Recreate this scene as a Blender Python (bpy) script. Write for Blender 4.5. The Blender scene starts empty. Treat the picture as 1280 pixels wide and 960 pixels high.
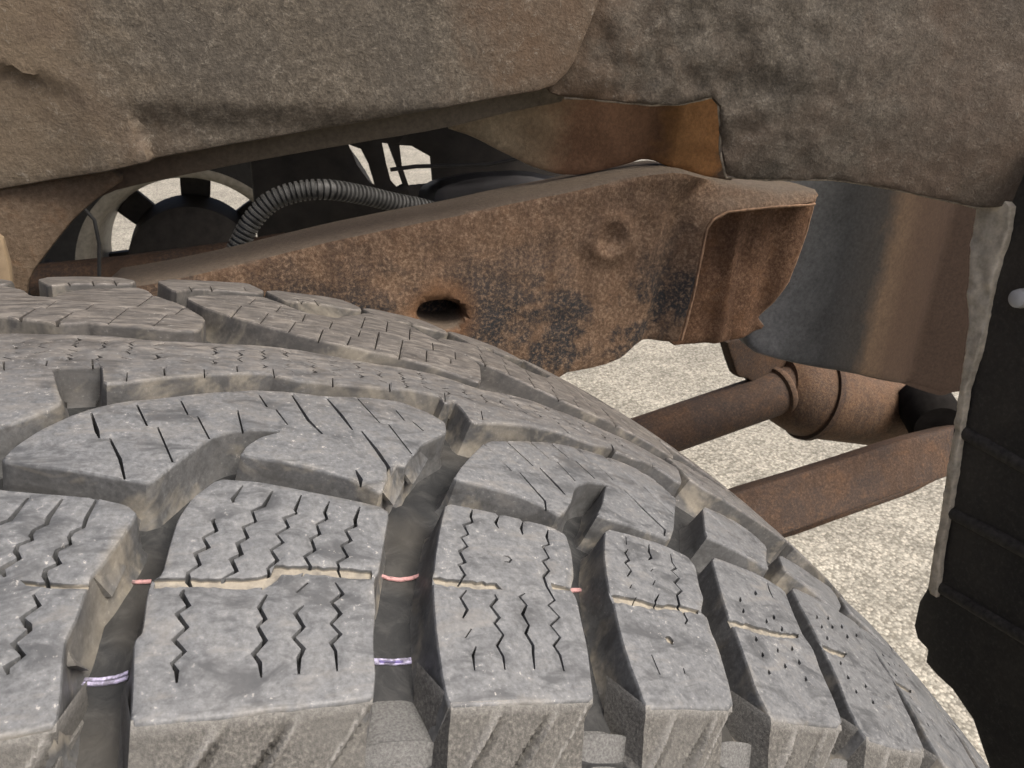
import bpy, math, random
import numpy as np
from mathutils import Vector, Matrix, noise
from mathutils.geometry import delaunay_2d_cdt

random.seed(7); rng = np.random.default_rng(7)
S = bpy.context.scene
COL = S.collection
# ------------------------------------------------------------------ camera
CX = np.array([0.08146, -0.08262, 0.46457])
YAW, PIT, ROL, FPX = 0.33981, 0.45522, 0.05032, 935.53
FWD = np.array([math.sin(YAW)*math.cos(PIT), math.cos(YAW)*math.cos(PIT), -math.sin(PIT)])
_r = np.cross(FWD, [0, 0, 1.0]); _r /= np.linalg.norm(_r); _u = np.cross(_r, FWD)
RGT = math.cos(ROL)*_r + math.sin(ROL)*_u
UP = -math.sin(ROL)*_r + math.cos(ROL)*_u
cd = bpy.data.cameras.new('camera'); cam = bpy.data.objects.new('camera', cd); COL.objects.link(cam)
M = Matrix(((RGT[0], UP[0], -FWD[0], CX[0]), (RGT[1], UP[1], -FWD[1], CX[1]), (RGT[2], UP[2], -FWD[2], CX[2]), (0, 0, 0, 1)))
cam.matrix_world = M
cd.sensor_width = 36; cd.lens = FPX/1280*36; cd.clip_start = 0.005; cd.clip_end = 500
cd.dof.use_dof = True; cd.dof.focus_distance = 0.21; cd.dof.aperture_fstop = 85
S.camera = cam
# ------------------------------------------------------------------ light
w = bpy.data.worlds.new('World'); S.world = w; w.use_nodes = True
nt = w.node_tree; nt.nodes.clear()
sky = nt.nodes.new('ShaderNodeTexSky'); sky.sky_type = 'NISHITA'; sky.sun_disc = False
sky.dust_density = 7.0; sky.air_density = 0.45; sky.ozone_density = 0.2
bg = nt.nodes.new('ShaderNodeBackground'); bg.inputs[1].default_value = 0.10
wo = nt.nodes.new('ShaderNodeOutputWorld')
nt.links.new(sky.outputs[0], bg.inputs[0]); nt.links.new(bg.outputs[0], wo.inputs[0])
SUN_DIR = Vector((0.40, -0.42, 0.85)).normalized()          # towards the sun
sky.sun_elevation = math.asin(SUN_DIR.z); sky.sun_rotation = math.atan2(SUN_DIR.x, SUN_DIR.y)
ld = bpy.data.lights.new('sun', 'SUN'); ld.energy = 1.5; ld.angle = math.radians(28); ld.color = (1, 0.96, 0.9)
sun = bpy.data.objects.new('sun', ld); COL.objects.link(sun)
sun.rotation_euler = SUN_DIR.to_track_quat('Z', 'Y').to_euler()
S.view_settings.view_transform = 'Standard'; S.view_settings.look = 'None'
S.view_settings.gamma = 1; S.view_settings.use_curve_mapping = False
S.view_settings.exposure = 1.27
S.render.engine = 'CYCLES'; S.cycles.max_bounces = 4; S.cycles.diffuse_bounces = 3; S.cycles.glossy_bounces = 2; S.cycles.caustics_reflective = False; S.cycles.caustics_refractive = False

# ------------------------------------------------------------------ helpers
def ray(x, y): return FWD + RGT*(x-640)/FPX + UP*(480-y)/FPX
def on_plane(x, y, p0, n):
    d = ray(x, y); return CX + d*(np.dot(np.array(p0)-CX, n)/np.dot(d, n))
R0, CROWN, W = 0.39, 0.00972, 0.19103
def rad(v):
    q = (v - W/2)/(W/2)
    return R0 - CROWN*q*q
def on_tire(x, y, off=0.0):
    """pixel -> (s, v) in metres on the tread surface (s = angle*R0)"""
    d = ray(x, y); r = R0 + off
    for _ in range(25):
        a = d[0]**2 + d[2]**2; b = CX[0]*d[0] + CX[2]*d[2]; c = CX[0]**2 + CX[2]**2 - r*r
        D = b*b - a*c
        t = (-b - math.sqrt(D))/a if D > 0 else -b/a
        P = CX + t*d
        r = 0.5*r + 0.5*(rad(P[1]) + off)
    return (math.atan2(P[0], P[2])*R0, P[1])
def tire3(s, v, h):
    a = s/R0; r = rad(v) + h
    return (r*math.sin(a), v, r*math.cos(a))
def obj(name, me, mat=None, parent=None, **kw):
    o = bpy.data.objects.new(name, me); COL.objects.link(o)
    if mat: me.materials.append(mat)
    if parent: o.parent = parent
    for k, val in kw.items(): o[k] = val
    return o
def empty(name, **kw):
    o = bpy.data.objects.new(name, None); COL.objects.link(o); o.empty_display_size = 0.02
    for k, val in kw.items(): o[k] = val
    return o
def seg_dist(P, A, B):
    P = np.asarray(P); out = np.full(len(P), 1e9)
    for a, b in zip(A, B):
        ab = b-a; L = ab@ab
        t = np.clip(((P-a)@ab)/max(L, 1e-18), 0, 1)
        d = P - (a + t[:, None]*ab)
        out = np.minimum(out, np.hypot(d[:, 0], d[:, 1]))
    return out
def resample(poly, step, closed=True):
    out = []; n = len(poly)
    for i in range(n if closed else n-1):
        a = np.array(poly[i]); b = np.array(poly[(i+1) % n])
        k = max(1, int(round(np.linalg.norm(b-a)/step)))
        for j in range(k): out.append(a + (b-a)*j/k)
    if not closed: out.append(np.array(poly[-1]))
    return out
def chaikin(poly, q=0.2):
    out = []; n = len(poly)
    for i in range(n):
        a = np.array(poly[i]); b = np.array(poly[(i+1) % n])
        out.append(a*(1-q)+b*q); out.append(a*q+b*(1-q))
    return out
def area(poly):
    p = np.array(poly); return 0.5*np.sum(p[:, 0]*np.roll(p[:, 1], -1)-np.roll(p[:, 0], -1)*p[:, 1])
def inside(P, poly):
    P = np.asarray(P); x, y = P[:, 0], P[:, 1]; r = np.zeros(len(P), bool); n = len(poly)
    for i in range(n):
        x1, y1 = poly[i]; x2, y2 = poly[(i+1) % n]
        c = ((y1 > y) != (y2 > y))
        if y2 != y1: r ^= c & (x < (x2-x1)*(y-y1)/(y2-y1)+x1)
    return r
def ribbon(line, hw):
    L = [np.array(p, float) for p in line]; n = len(L); lf = []; rt = []
    for i in range(n):
        t = L[min(i+1, n-1)]-L[max(i-1, 0)]; t = t/(np.linalg.norm(t)+1e-12); nn = np.array([-t[1], t[0]])
        k = hw*(0.45 if i in (0, n-1) else 1.0)*(0.75+0.5*rng.random())
        lf.append(L[i]+nn*k); rt.append(L[i]-nn*k)
    return lf + rt[::-1]
def fbm(p, s, o=3, off=0.0):
    return noise.fractal(Vector((p[0]*s+off, p[1]*s+off*0.7, p[2]*s-off)), 1.0, 2.0, o)

def relief(name, poly, mapf, wall, cuts=(), holes=(), grid=0.0014, rnd=0.0007, cut_depth=0.004, hfun=None,
           mat=None, parent=None, sharp=35, back=False, cdeps=None, **kw):
    """One solid piece: an outline (2D metres), its top face rounded at the rim, slits and recesses cut into it as
    real depth, walls going down.  wall = list of (down, outward) rows.  mapf(u, v, h) -> xyz"""
    if area(poly) < 0: poly = poly[::-1]
    ring = resample(poly, grid*0.8)
    n = len(ring); A = np.array(ring); B = np.roll(A, -1, 0)
    ta = A-np.roll(A, 1, 0); tb = B-A
    nrm = np.stack([ta[:, 1]/np.linalg.norm(ta, axis=1).clip(1e-9)+tb[:, 1]/np.linalg.norm(tb, axis=1).clip(1e-9),
                    -ta[:, 0]/np.linalg.norm(ta, axis=1).clip(1e-9)-tb[:, 0]/np.linalg.norm(tb, axis=1).clip(1e-9)], 1)
    nrm /= np.linalg.norm(nrm, axis=1)[:, None].clip(1e-6)
    lo, hi = A.min(0), A.max(0)
    gx, gy = np.meshgrid(np.arange(lo[0], hi[0], grid), np.arange(lo[1], hi[1], grid))
    G = np.stack([gx.ravel(), gy.ravel()], 1) + (rng.random((gx.size, 2))-0.5)*grid*0.5
    G = G[inside(G, A)]; d = seg_dist(G, A, B) if len(G) else np.zeros(0); G = G[d > max(rnd*1.3, grid*0.5)]
    ins = [A - nrm*rnd*0.35, A - nrm*rnd]
    ins = [q[inside(q, A) & (seg_dist(q, A, B) > rnd*0.3)] for q in ins]
    pts = [tuple(p) for p in A]; faces = [list(range(n))]; segA = []; segB = []
    for rb in list(cuts)+list(holes):
        if area(rb) < 0: rb = rb[::-1]
        b = len(pts); pts += [tuple(p) for p in rb]; faces.append(list(range(b, b+len(rb))))
        q = np.array(rb); segA += list(q); segB += list(np.roll(q, -1, 0))
    keep = np.concatenate([G]+ins) if len(G) else np.concatenate(ins)
    if segA:
        dk = seg_dist(keep, segA, segB); keep = keep[dk > grid*0.25]
    pts += [tuple(p) for p in keep]
    vo, eo, fo, ov, oe, of = delaunay_2d_cdt([Vector(p) for p in pts], [], faces, 0, 1e-7, True)
    V2 = np.array([(p.x, p.y) for p in vo]); nc = len(cuts)
    cls = []
    for k, f in enumerate(fo):
        ids = of[k]
        if 0 not in ids: cls.append(-1); continue
        c = [i for i in ids if 1 <= i <= nc]; hl = [i for i in ids if i > nc]
        cls.append(-1 if hl else (c[0] if c else 0))
    bd = seg_dist(V2, A, B)
    cdst = seg_dist(V2, segA, segB) if segA else np.full(len(V2), 1.0)
    H = np.zeros(len(V2))
    for dd, rr in ((bd, rnd), (cdst, min(rnd, 0.0004) if grid < 0.003 else rnd)):
        t = np.clip(1-dd/rr, 0, 1); H -= rr*0.8*(1-np.sqrt(np.clip(1-t*t, 0, 1)))
    verts = []; tri = []; dust = []; top = {}; bot = {}
    def tv(i):
        if i not in top:
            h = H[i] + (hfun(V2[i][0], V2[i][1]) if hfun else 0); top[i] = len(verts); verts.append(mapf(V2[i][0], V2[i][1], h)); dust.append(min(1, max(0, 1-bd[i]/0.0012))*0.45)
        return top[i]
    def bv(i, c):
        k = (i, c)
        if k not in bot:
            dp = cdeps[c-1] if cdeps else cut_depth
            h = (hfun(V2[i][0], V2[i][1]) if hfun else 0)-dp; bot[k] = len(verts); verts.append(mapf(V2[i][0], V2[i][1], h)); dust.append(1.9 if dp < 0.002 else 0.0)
        return bot[k]
    em = {}
    for f, c in zip(fo, cls):
        if c < 0: continue
        f = list(f)
        a = (V2[f[1]]-V2[f[0]]); b = (V2[f[2]]-V2[f[0]])
        if a[0]*b[1]-a[1]*b[0] < 0: f = f[::-1]
        tri.append([tv(i) if c == 0 else bv(i, c) for i in f])
        for j in range(3): em[(f[j], f[(j+1) % 3])] = c
    # outward normals of free edges
    vn = {}
    free = []
    for (a, b), c in em.items():
        c2 = em.get((b, a), None)
        if c2 is None: free.append((a, b, c))
        elif c == 0 and c2 != 0:
            tri.append([tv(b), tv(a), bv(a, c2), bv(b, c2)])
        elif c > 0 and c2 > 0 and c != c2 and c < c2:
            tri.append([bv(b, c), bv(a, c), bv(a, c2), bv(b, c2)])
        if c2 is None:
            t = V2[b]-V2[a]; m = np.array([t[1], -t[0]])/(np.linalg.norm(t)+1e-12)
            vn[a] = vn.get(a, 0)+m; vn[b] = vn.get(b, 0)+m
    wv = {}
    def rowv(i, r, c):
        if r == 0: return tv(i) if c == 0 else bv(i, c)
        k = (i, r)
        if k not in wv:
            m = vn[i]; m = m/(np.linalg.norm(m)+1e-9)
            dn, ow = wall[r-1]
            q = V2[i]+m*ow
            h = (hfun(V2[i][0], V2[i][1]) if (hfun and r == 1) else 0)-dn
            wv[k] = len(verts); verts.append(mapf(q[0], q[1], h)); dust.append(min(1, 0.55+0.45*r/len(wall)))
        return wv[k]
    for a, b, c in free:
        for r in range(len(wall)):
            tri.append([rowv(b, r, c), rowv(a, r, c), rowv(a, r+1, c), rowv(b, r+1, c)])
    if back:
        r = len(wall)
        for f, c in zip(fo, cls):
            if c < 0: continue
            f = list(f); a = (V2[f[1]]-V2[f[0]]); b = (V2[f[2]]-V2[f[0]])
            if a[0]*b[1]-a[1]*b[0] < 0: f = f[::-1]
            ids = []
            for i in f:
                k = (i, r)
                if k not in wv:
                    wv[k] = len(verts); verts.append(mapf(V2[i][0], V2[i][1], -wall[-1][0])); dust.append(1)
                ids.append(wv[k])
            tri.append(ids[::-1])
    tri = [t for t in ([x for j, x in enumerate(f) if x != f[j-1]] for f in tri) if len(set(t)) > 2 and len(set(t)) == len(t)]
    me = bpy.data.meshes.new(name); me.from_pydata(verts, [], tri); me.update()
    at = me.attributes.new('dust', 'FLOAT', 'POINT'); at.data.foreach_set('value', dust)
    for pl in me.polygons: pl.use_smooth = True
    me.set_sharp_from_angle(angle=math.radians(sharp))
    return obj(name, me, mat, parent, **kw)

class Plane:
    """a flat frame in the place; n points towards the viewer's side"""
    def __init__(s, p0, n):
        s.p0 = np.array(p0, float); s.n = np.array(n, float)/np.linalg.norm(n)
        e1 = np.cross([0, 0, 1.0], s.n); s.e1 = e1/np.linalg.norm(e1); s.e2 = np.cross(s.n, s.e1)
    def px(s, pts):
        out = []
        for x, y in pts:
            P = on_plane(x, y, s.p0, s.n)-s.p0; out.append(np.array([P@s.e1, P@s.e2]))
        return out
    def map(s, u, v, h): return tuple(s.p0 + s.e1*u + s.e2*v + s.n*h)
    def w(s, x, y): return on_plane(x, y, s.p0, s.n)
def panel(name, pts, plane, thick, mat, parent=None, grid=0.004, rnd=0.002, amp=0.0, sc=60, hf=None, soften=1, cuts=(), holes=(), cut_depth=0.02, sharp=40, flare=0.0, ragged=0.0, **kw):
    poly = plane.px(pts)
    for _ in range(soften): poly = chaikin(poly, 0.18)
    if ragged:
        poly = resample(poly, grid)
        poly = [p + np.array([noise.noise(Vector((p[0]*260, p[1]*260, 3.1))), noise.noise(Vector((p[0]*260, p[1]*260, 9.7)))])*ragged for p in poly]
    off = rng.random()*20
    def hfun(u, v):
        h = hf(u, v) if hf else 0.0
        if amp:
            q = plane.map(u, v, 0); h += amp*(0.55*fbm(q, sc, 3, off)+0.45*fbm(q, sc*0.3, 2, off+5))
        return h
    return relief(name, poly, plane.map, [(thick*0.5, 0), (thick, flare)], [plane.px(c) for c in cuts], [plane.px(c) for c in holes],
                  grid, rnd, cut_depth, hfun, mat, parent, sharp, back=True, **kw)
def tube(name, path, rf, mat, parent=None, seg=20, caps=True, **kw):
    P = [Vector(p) for p in path]; verts = []; faces = []
    prev = None
    for i, p in enumerate(P):
        t = (P[min(i+1, len(P)-1)]-P[max(i-1, 0)]).normalized()
        if prev is None: a = t.orthogonal().normalized()
        else: a = (prev - t*prev.dot(t)).normalized()
        prev = a; b = t.cross(a); r = rf(i) if callable(rf) else rf
        for k in range(seg):
            an = 2*math.pi*k/seg; q = p+(a*math.cos(an)+b*math.sin(an))*r; verts.append(q[:])
    for i in range(len(P)-1):
        for k in range(seg):
            faces.append([i*seg+k, i*seg+(k+1) % seg, (i+1)*seg+(k+1) % seg, (i+1)*seg+k])
    if caps:
        faces.append(list(range(seg))[::-1]); faces.append([(len(P)-1)*seg+k for k in range(seg)])
    me = bpy.data.meshes.new(name); me.from_pydata(verts, [], faces); me.update()
    for pl in me.polygons: pl.use_smooth = True
    me.set_sharp_from_angle(angle=math.radians(50))
    return obj(name, me, mat, parent, **kw)
def revolve(name, prof, center, axis, mat, parent=None, seg=96, a0=0, a1=2*math.pi, **kw):
    """prof: (along axis, radius)"""
    ax = Vector(axis).normalized(); a = ax.orthogonal().normalized(); b = ax.cross(a); c = Vector(center)
    full = abs(a1-a0-2*math.pi) < 1e-6; ns = seg if full else seg+1; verts = []; faces = []
    for k in range(ns):
        an = a0+(a1-a0)*k/seg; d = a*math.cos(an)+b*math.sin(an)
        for (t, r) in prof: verts.append((c+ax*t+d*r)[:])
    m = len(prof)
    for k in range(seg):
        k2 = (k+1) % ns
        for j in range(m-1): faces.append([k*m+j, k*m+j+1, k2*m+j+1, k2*m+j])
    me = bpy.data.meshes.new(name); me.from_pydata(verts, [], faces); me.update()
    for pl in me.polygons: pl.use_smooth = True
    me.set_sharp_from_angle(angle=math.radians(40))
    return obj(name, me, mat, parent, **kw)

# ------------------------------------------------------------------ materials
class NT:
    def __init__(s, name, k=0.72):
        s.k = k; s.m = bpy.data.materials.new(name); s.m.use_nodes = True; s.t = s.m.node_tree; s.t.nodes.clear()
        s.out = s.n('ShaderNodeOutputMaterial'); s.b = s.n('ShaderNodeBsdfPrincipled'); s.l(s.b.outputs[0], s.out.inputs[0])
        s.tc = s.n('ShaderNodeTexCoord').outputs['Object']
    def n(s, t): return s.t.nodes.new(t)
    def l(s, a, b): s.t.links.new(a, b)
    def set(s, inp, v):
        if hasattr(v, 'is_linked') or hasattr(v, 'links'): s.l(v, inp)
        else: inp.default_value = v if not (isinstance(v, tuple) and len(v) == 3 and inp.type == 'RGBA') else (*[c*s.k for c in v], 1)
    def map(s, sc, rot=(0, 0, 0)):
        k = s.n('ShaderNodeMapping'); s.l(s.tc, k.inputs[0]); k.inputs['Scale'].default_value = sc; k.inputs['Rotation'].default_value = rot; return k.outputs[0]
    def noise(s, sc, det=6, rough=0.6, dist=0.0, vec=None):
        k = s.n('ShaderNodeTexNoise'); s.l(vec or s.tc, k.inputs['Vector']); k.inputs['Scale'].default_value = sc
        k.inputs['Detail'].default_value = det; k.inputs['Roughness'].default_value = rough; k.inputs['Distortion'].default_value = dist; return k.outputs['Fac']
    def vor(s, sc, feat='F1', out='Distance', vec=None, rnd=1):
        k = s.n('ShaderNodeTexVoronoi'); k.feature = feat; s.l(vec or s.tc, k.inputs['Vector']); k.inputs['Scale'].default_value = sc; k.inputs['Randomness'].default_value = rnd; return k.outputs[out]
    def ramp(s, fac, stops, interp='LINEAR'):
        k = s.n('ShaderNodeValToRGB'); s.set(k.inputs[0], fac); e = k.color_ramp.elements; k.color_ramp.interpolation = interp
        while len(e) < len(stops): e.new(0.5)
        for el, (p, c) in zip(e, stops):
            el.position = p; el.color = (*[q*s.k for q in c], 1) if isinstance(c, tuple) else (c, c, c, 1)
        return k.outputs[0]
    def mix(s, f, a, b, mode='MIX'):
        k = s.n('ShaderNodeMix'); k.data_type = 'RGBA'; k.blend_type = mode; s.set(k.inputs[0], f); s.set(k.inputs[6], a); s.set(k.inputs[7], b); return k.outputs[2]
    def math(s, op, a, b=0.0, clamp=False):
        k = s.n('ShaderNodeMath'); k.operation = op; k.use_clamp = clamp; s.set(k.inputs[0], a); s.set(k.inputs[1], b); return k.outputs[0]
    def attr(s, name):
        k = s.n('ShaderNodeAttribute'); k.attribute_name = name; return k.outputs['Fac']
    def bump(s, h, st, dist=0.001, prev=None):
        k = s.n('ShaderNodeBump'); s.set(k.inputs['Height'], h); k.inputs['Strength'].default_value = st; k.inputs['Distance'].default_value = dist
        if prev: s.l(prev, k.inputs['Normal'])
        return k.outputs[0]
    def normz(s):
        g = s.n('ShaderNodeNewGeometry'); x = s.n('ShaderNodeSeparateXYZ'); s.l(g.outputs['Normal'], x.inputs[0]); return x.outputs[2]
    def pos(s, ax):
        x = s.n('ShaderNodeSeparateXYZ'); s.l(s.tc, x.inputs[0]); return x.outputs[ax]
    def fin(s, col, rough, nrm=None, spec=0.4, metal=0.0):
        s.set(s.b.inputs['Base Color'], col); s.set(s.b.inputs['Roughness'], rough); s.b.inputs['Specular IOR Level'].default_value = spec
        s.set(s.b.inputs['Metallic'], metal)
        if nrm: s.l(nrm, s.b.inputs['Normal'])
        return s.m

def rubber_mat(name):
    t = NT(name)
    streak = t.noise(1, 3, 0.65, 0.3, t.map((110, 460, 300)))
    big = t.noise(38, 3, 0.6, 0.4); fine = t.noise(900, 3, 0.75); mid = t.noise(240, 4, 0.7, 0.2)
    base = t.ramp(mid, [(0.28, (0.136, 0.142, 0.146)), (0.5, (0.158, 0.164, 0.167)), (0.74, (0.188, 0.193, 0.193))])
    base = t.mix(1.0, base, t.ramp(fine, [(0.30, 0.66), (0.5, 1.0), (0.70, 1.34)]), 'MULTIPLY')
    scf = t.noise(1, 4, 0.7, 0.8, t.map((60, 150, 100), (0, 0, 0.5)))
    base = t.mix(t.ramp(scf, [(0.36, 0.8), (0.49, 0.0)]), base, (0.066, 0.069, 0.071))
    base = t.mix(t.ramp(scf, [(0.56, 0.0), (0.70, 0.55)]), base, (0.235, 0.225, 0.205))
    # brown film of road dirt, streaked along the running direction, towards the inner side of the tread
    yy = t.ramp(t.math('ADD', t.math('MULTIPLY', t.pos(1), 5.0), t.math('MULTIPLY', mid, 0.45)), [(0.55, 0.0), (0.85, 0.75)])
    yy = t.math('MAXIMUM', yy, t.ramp(t.math('ADD', t.math('MULTIPLY', t.pos(0), -8.0), t.math('MULTIPLY', mid, 0.5)), [(0.0, 0.0), (0.35, 0.6)]))
    base = t.mix(yy, base, t.ramp(streak, [(0.35, (0.062, 0.054, 0.045)), (0.5, (0.118, 0.104, 0.088)), (0.66, (0.24, 0.215, 0.182))]))
    spm = t.math('MULTIPLY', t.ramp(fine, [(0.645, 0.0), (0.68, 1.0)]), t.ramp(big, [(0.40, 0.1), (0.6, 0.8)]))
    base = t.mix(spm, base, (0.50, 0.48, 0.44))
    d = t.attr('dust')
    base = t.mix(t.math('MULTIPLY', t.ramp(d, [(0.46, 0.0), (0.60, 0.78)]), t.ramp(scf, [(0.35, 1.0), (0.68, 0.55)])), base, t.mix(fine, (0.038, 0.039, 0.038), (0.10, 0.098, 0.092)))  # dust mask also darkens walls: unworn rubber plus groove shade painted in
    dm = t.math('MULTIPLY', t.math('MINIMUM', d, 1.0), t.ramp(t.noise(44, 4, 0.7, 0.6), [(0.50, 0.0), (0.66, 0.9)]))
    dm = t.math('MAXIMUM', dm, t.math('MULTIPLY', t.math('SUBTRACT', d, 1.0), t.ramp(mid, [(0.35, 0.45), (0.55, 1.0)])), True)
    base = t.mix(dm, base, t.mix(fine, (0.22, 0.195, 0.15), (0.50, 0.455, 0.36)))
    return t.fin(base, t.ramp(mid, [(0.3, 0.46), (0.7, 0.66)]), t.bump(t.math('ADD', t.math('MULTIPLY', fine, 0.5), mid), 0.16, 0.0005), 0.5)
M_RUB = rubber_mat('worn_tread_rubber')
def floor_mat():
    t = NT('shaded_groove_rubber', 0.34)  # whole colour scaled down, painting the shade deep in the grooves
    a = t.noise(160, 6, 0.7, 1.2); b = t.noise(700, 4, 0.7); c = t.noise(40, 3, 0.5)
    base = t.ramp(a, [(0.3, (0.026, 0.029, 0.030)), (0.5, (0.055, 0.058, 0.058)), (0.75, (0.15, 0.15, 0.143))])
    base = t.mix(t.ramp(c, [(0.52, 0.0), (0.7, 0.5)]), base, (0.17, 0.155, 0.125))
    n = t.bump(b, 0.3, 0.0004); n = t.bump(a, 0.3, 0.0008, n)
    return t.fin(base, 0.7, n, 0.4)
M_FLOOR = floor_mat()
def lug_mat():
    t = NT('shoulder_rubber', 0.66)
    a = t.noise(1500, 4, 0.75); b = t.noise(60, 4, 0.6, 0.5)
    base = t.ramp(a, [(0.33, (0.060, 0.058, 0.053)), (0.52, (0.125, 0.120, 0.108)), (0.72, (0.26, 0.25, 0.22))])
    base = t.mix(t.ramp(b, [(0.4, 0.0), (0.65, 0.6)]), base, (0.14, 0.137, 0.126))
    base = t.mix(t.math('MULTIPLY', t.attr('dust'), t.ramp(a, [(0.35, 0.45), (0.6, 0.9)])), base, (0.34, 0.335, 0.315))
    n = t.bump(a, 0.5, 0.0006)
    return t.fin(base, 0.8, n, 0.35)
M_LUG = lug_mat()
def plain(name, col, rough=0.6, sc=200, amt=0.4, bump=0.2, spec=0.4, metal=0.0, dist=0.0005):
    t = NT(name, 0.85); a = t.noise(sc, 6, 0.65)
    dk = tuple(c*(1-amt) for c in col); lt = tuple(min(1, c*(1+amt)) for c in col)
    return t.fin(t.ramp(a, [(0.3, dk), (0.7, lt)]), rough, t.bump(a, bump, dist), spec, metal)
def undercoat_mat(name, k, stain):
    t = NT(name, k)
    w1 = t.noise(230, 4, 0.75, 0.2); w2 = t.noise(900, 3, 0.75); big = t.noise(13, 4, 0.6, 0.4); fl = t.noise(60, 4, 0.7, 0.6)
    base = t.ramp(w1, [(0.3, (0.072, 0.060, 0.044)), (0.5, (0.112, 0.095, 0.071)), (0.7, (0.172, 0.148, 0.114))])
    base = t.mix(1.0, base, t.ramp(w2, [(0.30, 0.55), (0.5, 1.0), (0.68, 1.5)]), 'MULTIPLY')
    base = t.mix(t.ramp(big, [(0.48, 0.0), (0.64, 0.5)]), base, t.mix(w2, (0.065, 0.042, 0.026), (0.19, 0.128, 0.083)))
    base = t.mix(t.ramp(big, [(0.32, 0.45), (0.44, 0.0)]), base, t.mix(w2, (0.042, 0.037, 0.030), (0.115, 0.102, 0.083)))
    for x0, x1, col in stain:      # rust and clay stains where the panels fold
        f = t.math('DIVIDE', t.math('SUBTRACT', t.pos(0), x0), x1-x0)
        f = t.math('ADD', f, t.math('MULTIPLY', t.math('SUBTRACT', fl, 0.5), 0.9))
        f = t.math('MULTIPLY', t.ramp(f, [(0.0, 0.0), (0.4, 0.75), (0.65, 0.75), (1.0, 0.0)]), t.ramp(big, [(0.35, 0.3), (0.6, 1.0)]))
        base = t.mix(f, base, t.mix(w2, tuple(c*0.5 for c in col), tuple(c*1.5 for c in col)))
    ridge = t.ramp(t.math('ABSOLUTE', t.math('SUBTRACT', fl, 0.5)), [(0.0, 1.0), (0.010, 0.0)])
    rm = t.math('MULTIPLY', ridge, t.ramp(w1, [(0.50, 0.0), (0.58, 0.6)]))
    base = t.mix(rm, base, (0.30, 0.27, 0.22))
    h = t.math('ADD', t.math('MULTIPLY', w2, 0.35), w1)
    return t.fin(base, 0.72, t.bump(h, 0.42, 0.0013), 0.4)
M_UC = undercoat_mat('undercoating', 0.80, [(0.16, 0.26, (0.12, 0.075, 0.042)), (-0.08, 0.05, (0.17, 0.13, 0.085))])
M_UCD = undercoat_mat('dark_undercoating', 0.62, [(0.16, 0.27, (0.12, 0.072, 0.038)), (0.34, 0.52, (0.135, 0.095, 0.065))])
def rust_mat(name, lo, mid, hi, black=0.35, orange=0.3, dusty=True, sc=1.0, halo=None):
    t = NT(name)
    g = t.noise(460*sc, 5, 0.78); m = t.noise(70*sc, 5, 0.7, 0.4); b = t.noise(20*sc, 4, 0.65, 0.5); st = t.noise(1, 4, 0.6, 0.2, t.map((90, 90, 14)))
    base = t.ramp(g, [(0.30, lo), (0.5, mid), (0.70, hi)])
    base = t.mix(t.math('MULTIPLY', t.ramp(st, [(0.45, 0.0), (0.7, 1.0)]), 0.5), base, lo)
    if orange: base = t.mix(t.ramp(m, [(0.5, 0.0), (0.72, orange)]), base, (0.27, 0.13, 0.05))
    if black:
        bm = t.math('MULTIPLY', t.ramp(t.math('ADD', b, t.math('MULTIPLY', t.math('SUBTRACT', m, 0.5), 0.5)), [(0.42, 0.0), (0.53, 1.0)]), t.ramp(g, [(0.46, black), (0.62, black*0.3)]))
        if halo: bm = t.math('MULTIPLY', bm, t.ramp(t.math('ADD', t.pos(2), t.math('MULTIPLY', t.math('SUBTRACT', m, 0.5), 0.06)), [(0.318, 1.0), (0.362, 0.10)]))
        base = t.mix(bm, base, (0.030, 0.032, 0.034))
    if halo:
        vd = t.n('ShaderNodeVectorMath'); vd.operation = 'DISTANCE'; t.l(t.tc, vd.inputs[0]); vd.inputs[1].default_value = halo
        hd = t.math('ADD', vd.outputs['Value'], t.math('MULTIPLY', t.math('SUBTRACT', m, 0.5), 0.012))
        base = t.mix(t.ramp(hd, [(0.0150, 0.6), (0.024, 0.0)]), base, t.mix(g, (0.14, 0.062, 0.024), (0.33, 0.17, 0.075)))
    if dusty:
        dz = t.ramp(t.math('ADD', t.normz(), t.math('MULTIPLY', t.math('SUBTRACT', m, 0.5), 0.5)), [(0.4, 0.0), (0.85, 0.9)])
        base = t.mix(dz, base, t.mix(g, (0.075, 0.058, 0.042), (0.20, 0.165, 0.125)))
    return t.fin(base, 0.8, t.bump(t.math('ADD', g, m), 0.5, 0.0016), 0.3)
M_ARM = rust_mat('rusty_arm_steel', (0.088, 0.050, 0.029), (0.215, 0.138, 0.085), (0.42, 0.30, 0.20), 1.0, 0.2, halo=tuple(on_plane(552, 394, (0, 0.30, 0), np.array([0, 1.0, 0]))))
M_POC = rust_mat('rusty_pocket_steel', (0.075, 0.038, 0.021), (0.17, 0.092, 0.05), (0.32, 0.20, 0.125), 0.0, 0.4)
M_TUB = rust_mat('brown_tube_steel', (0.034, 0.020, 0.012), (0.078, 0.046, 0.028), (0.15, 0.092, 0.056), 0.4, 0.3, False)
M_CAST = rust_mat('brown_casting', (0.055, 0.031, 0.018), (0.125, 0.074, 0.043), (0.21, 0.135, 0.083), 0.3, 0.4, False)
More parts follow.
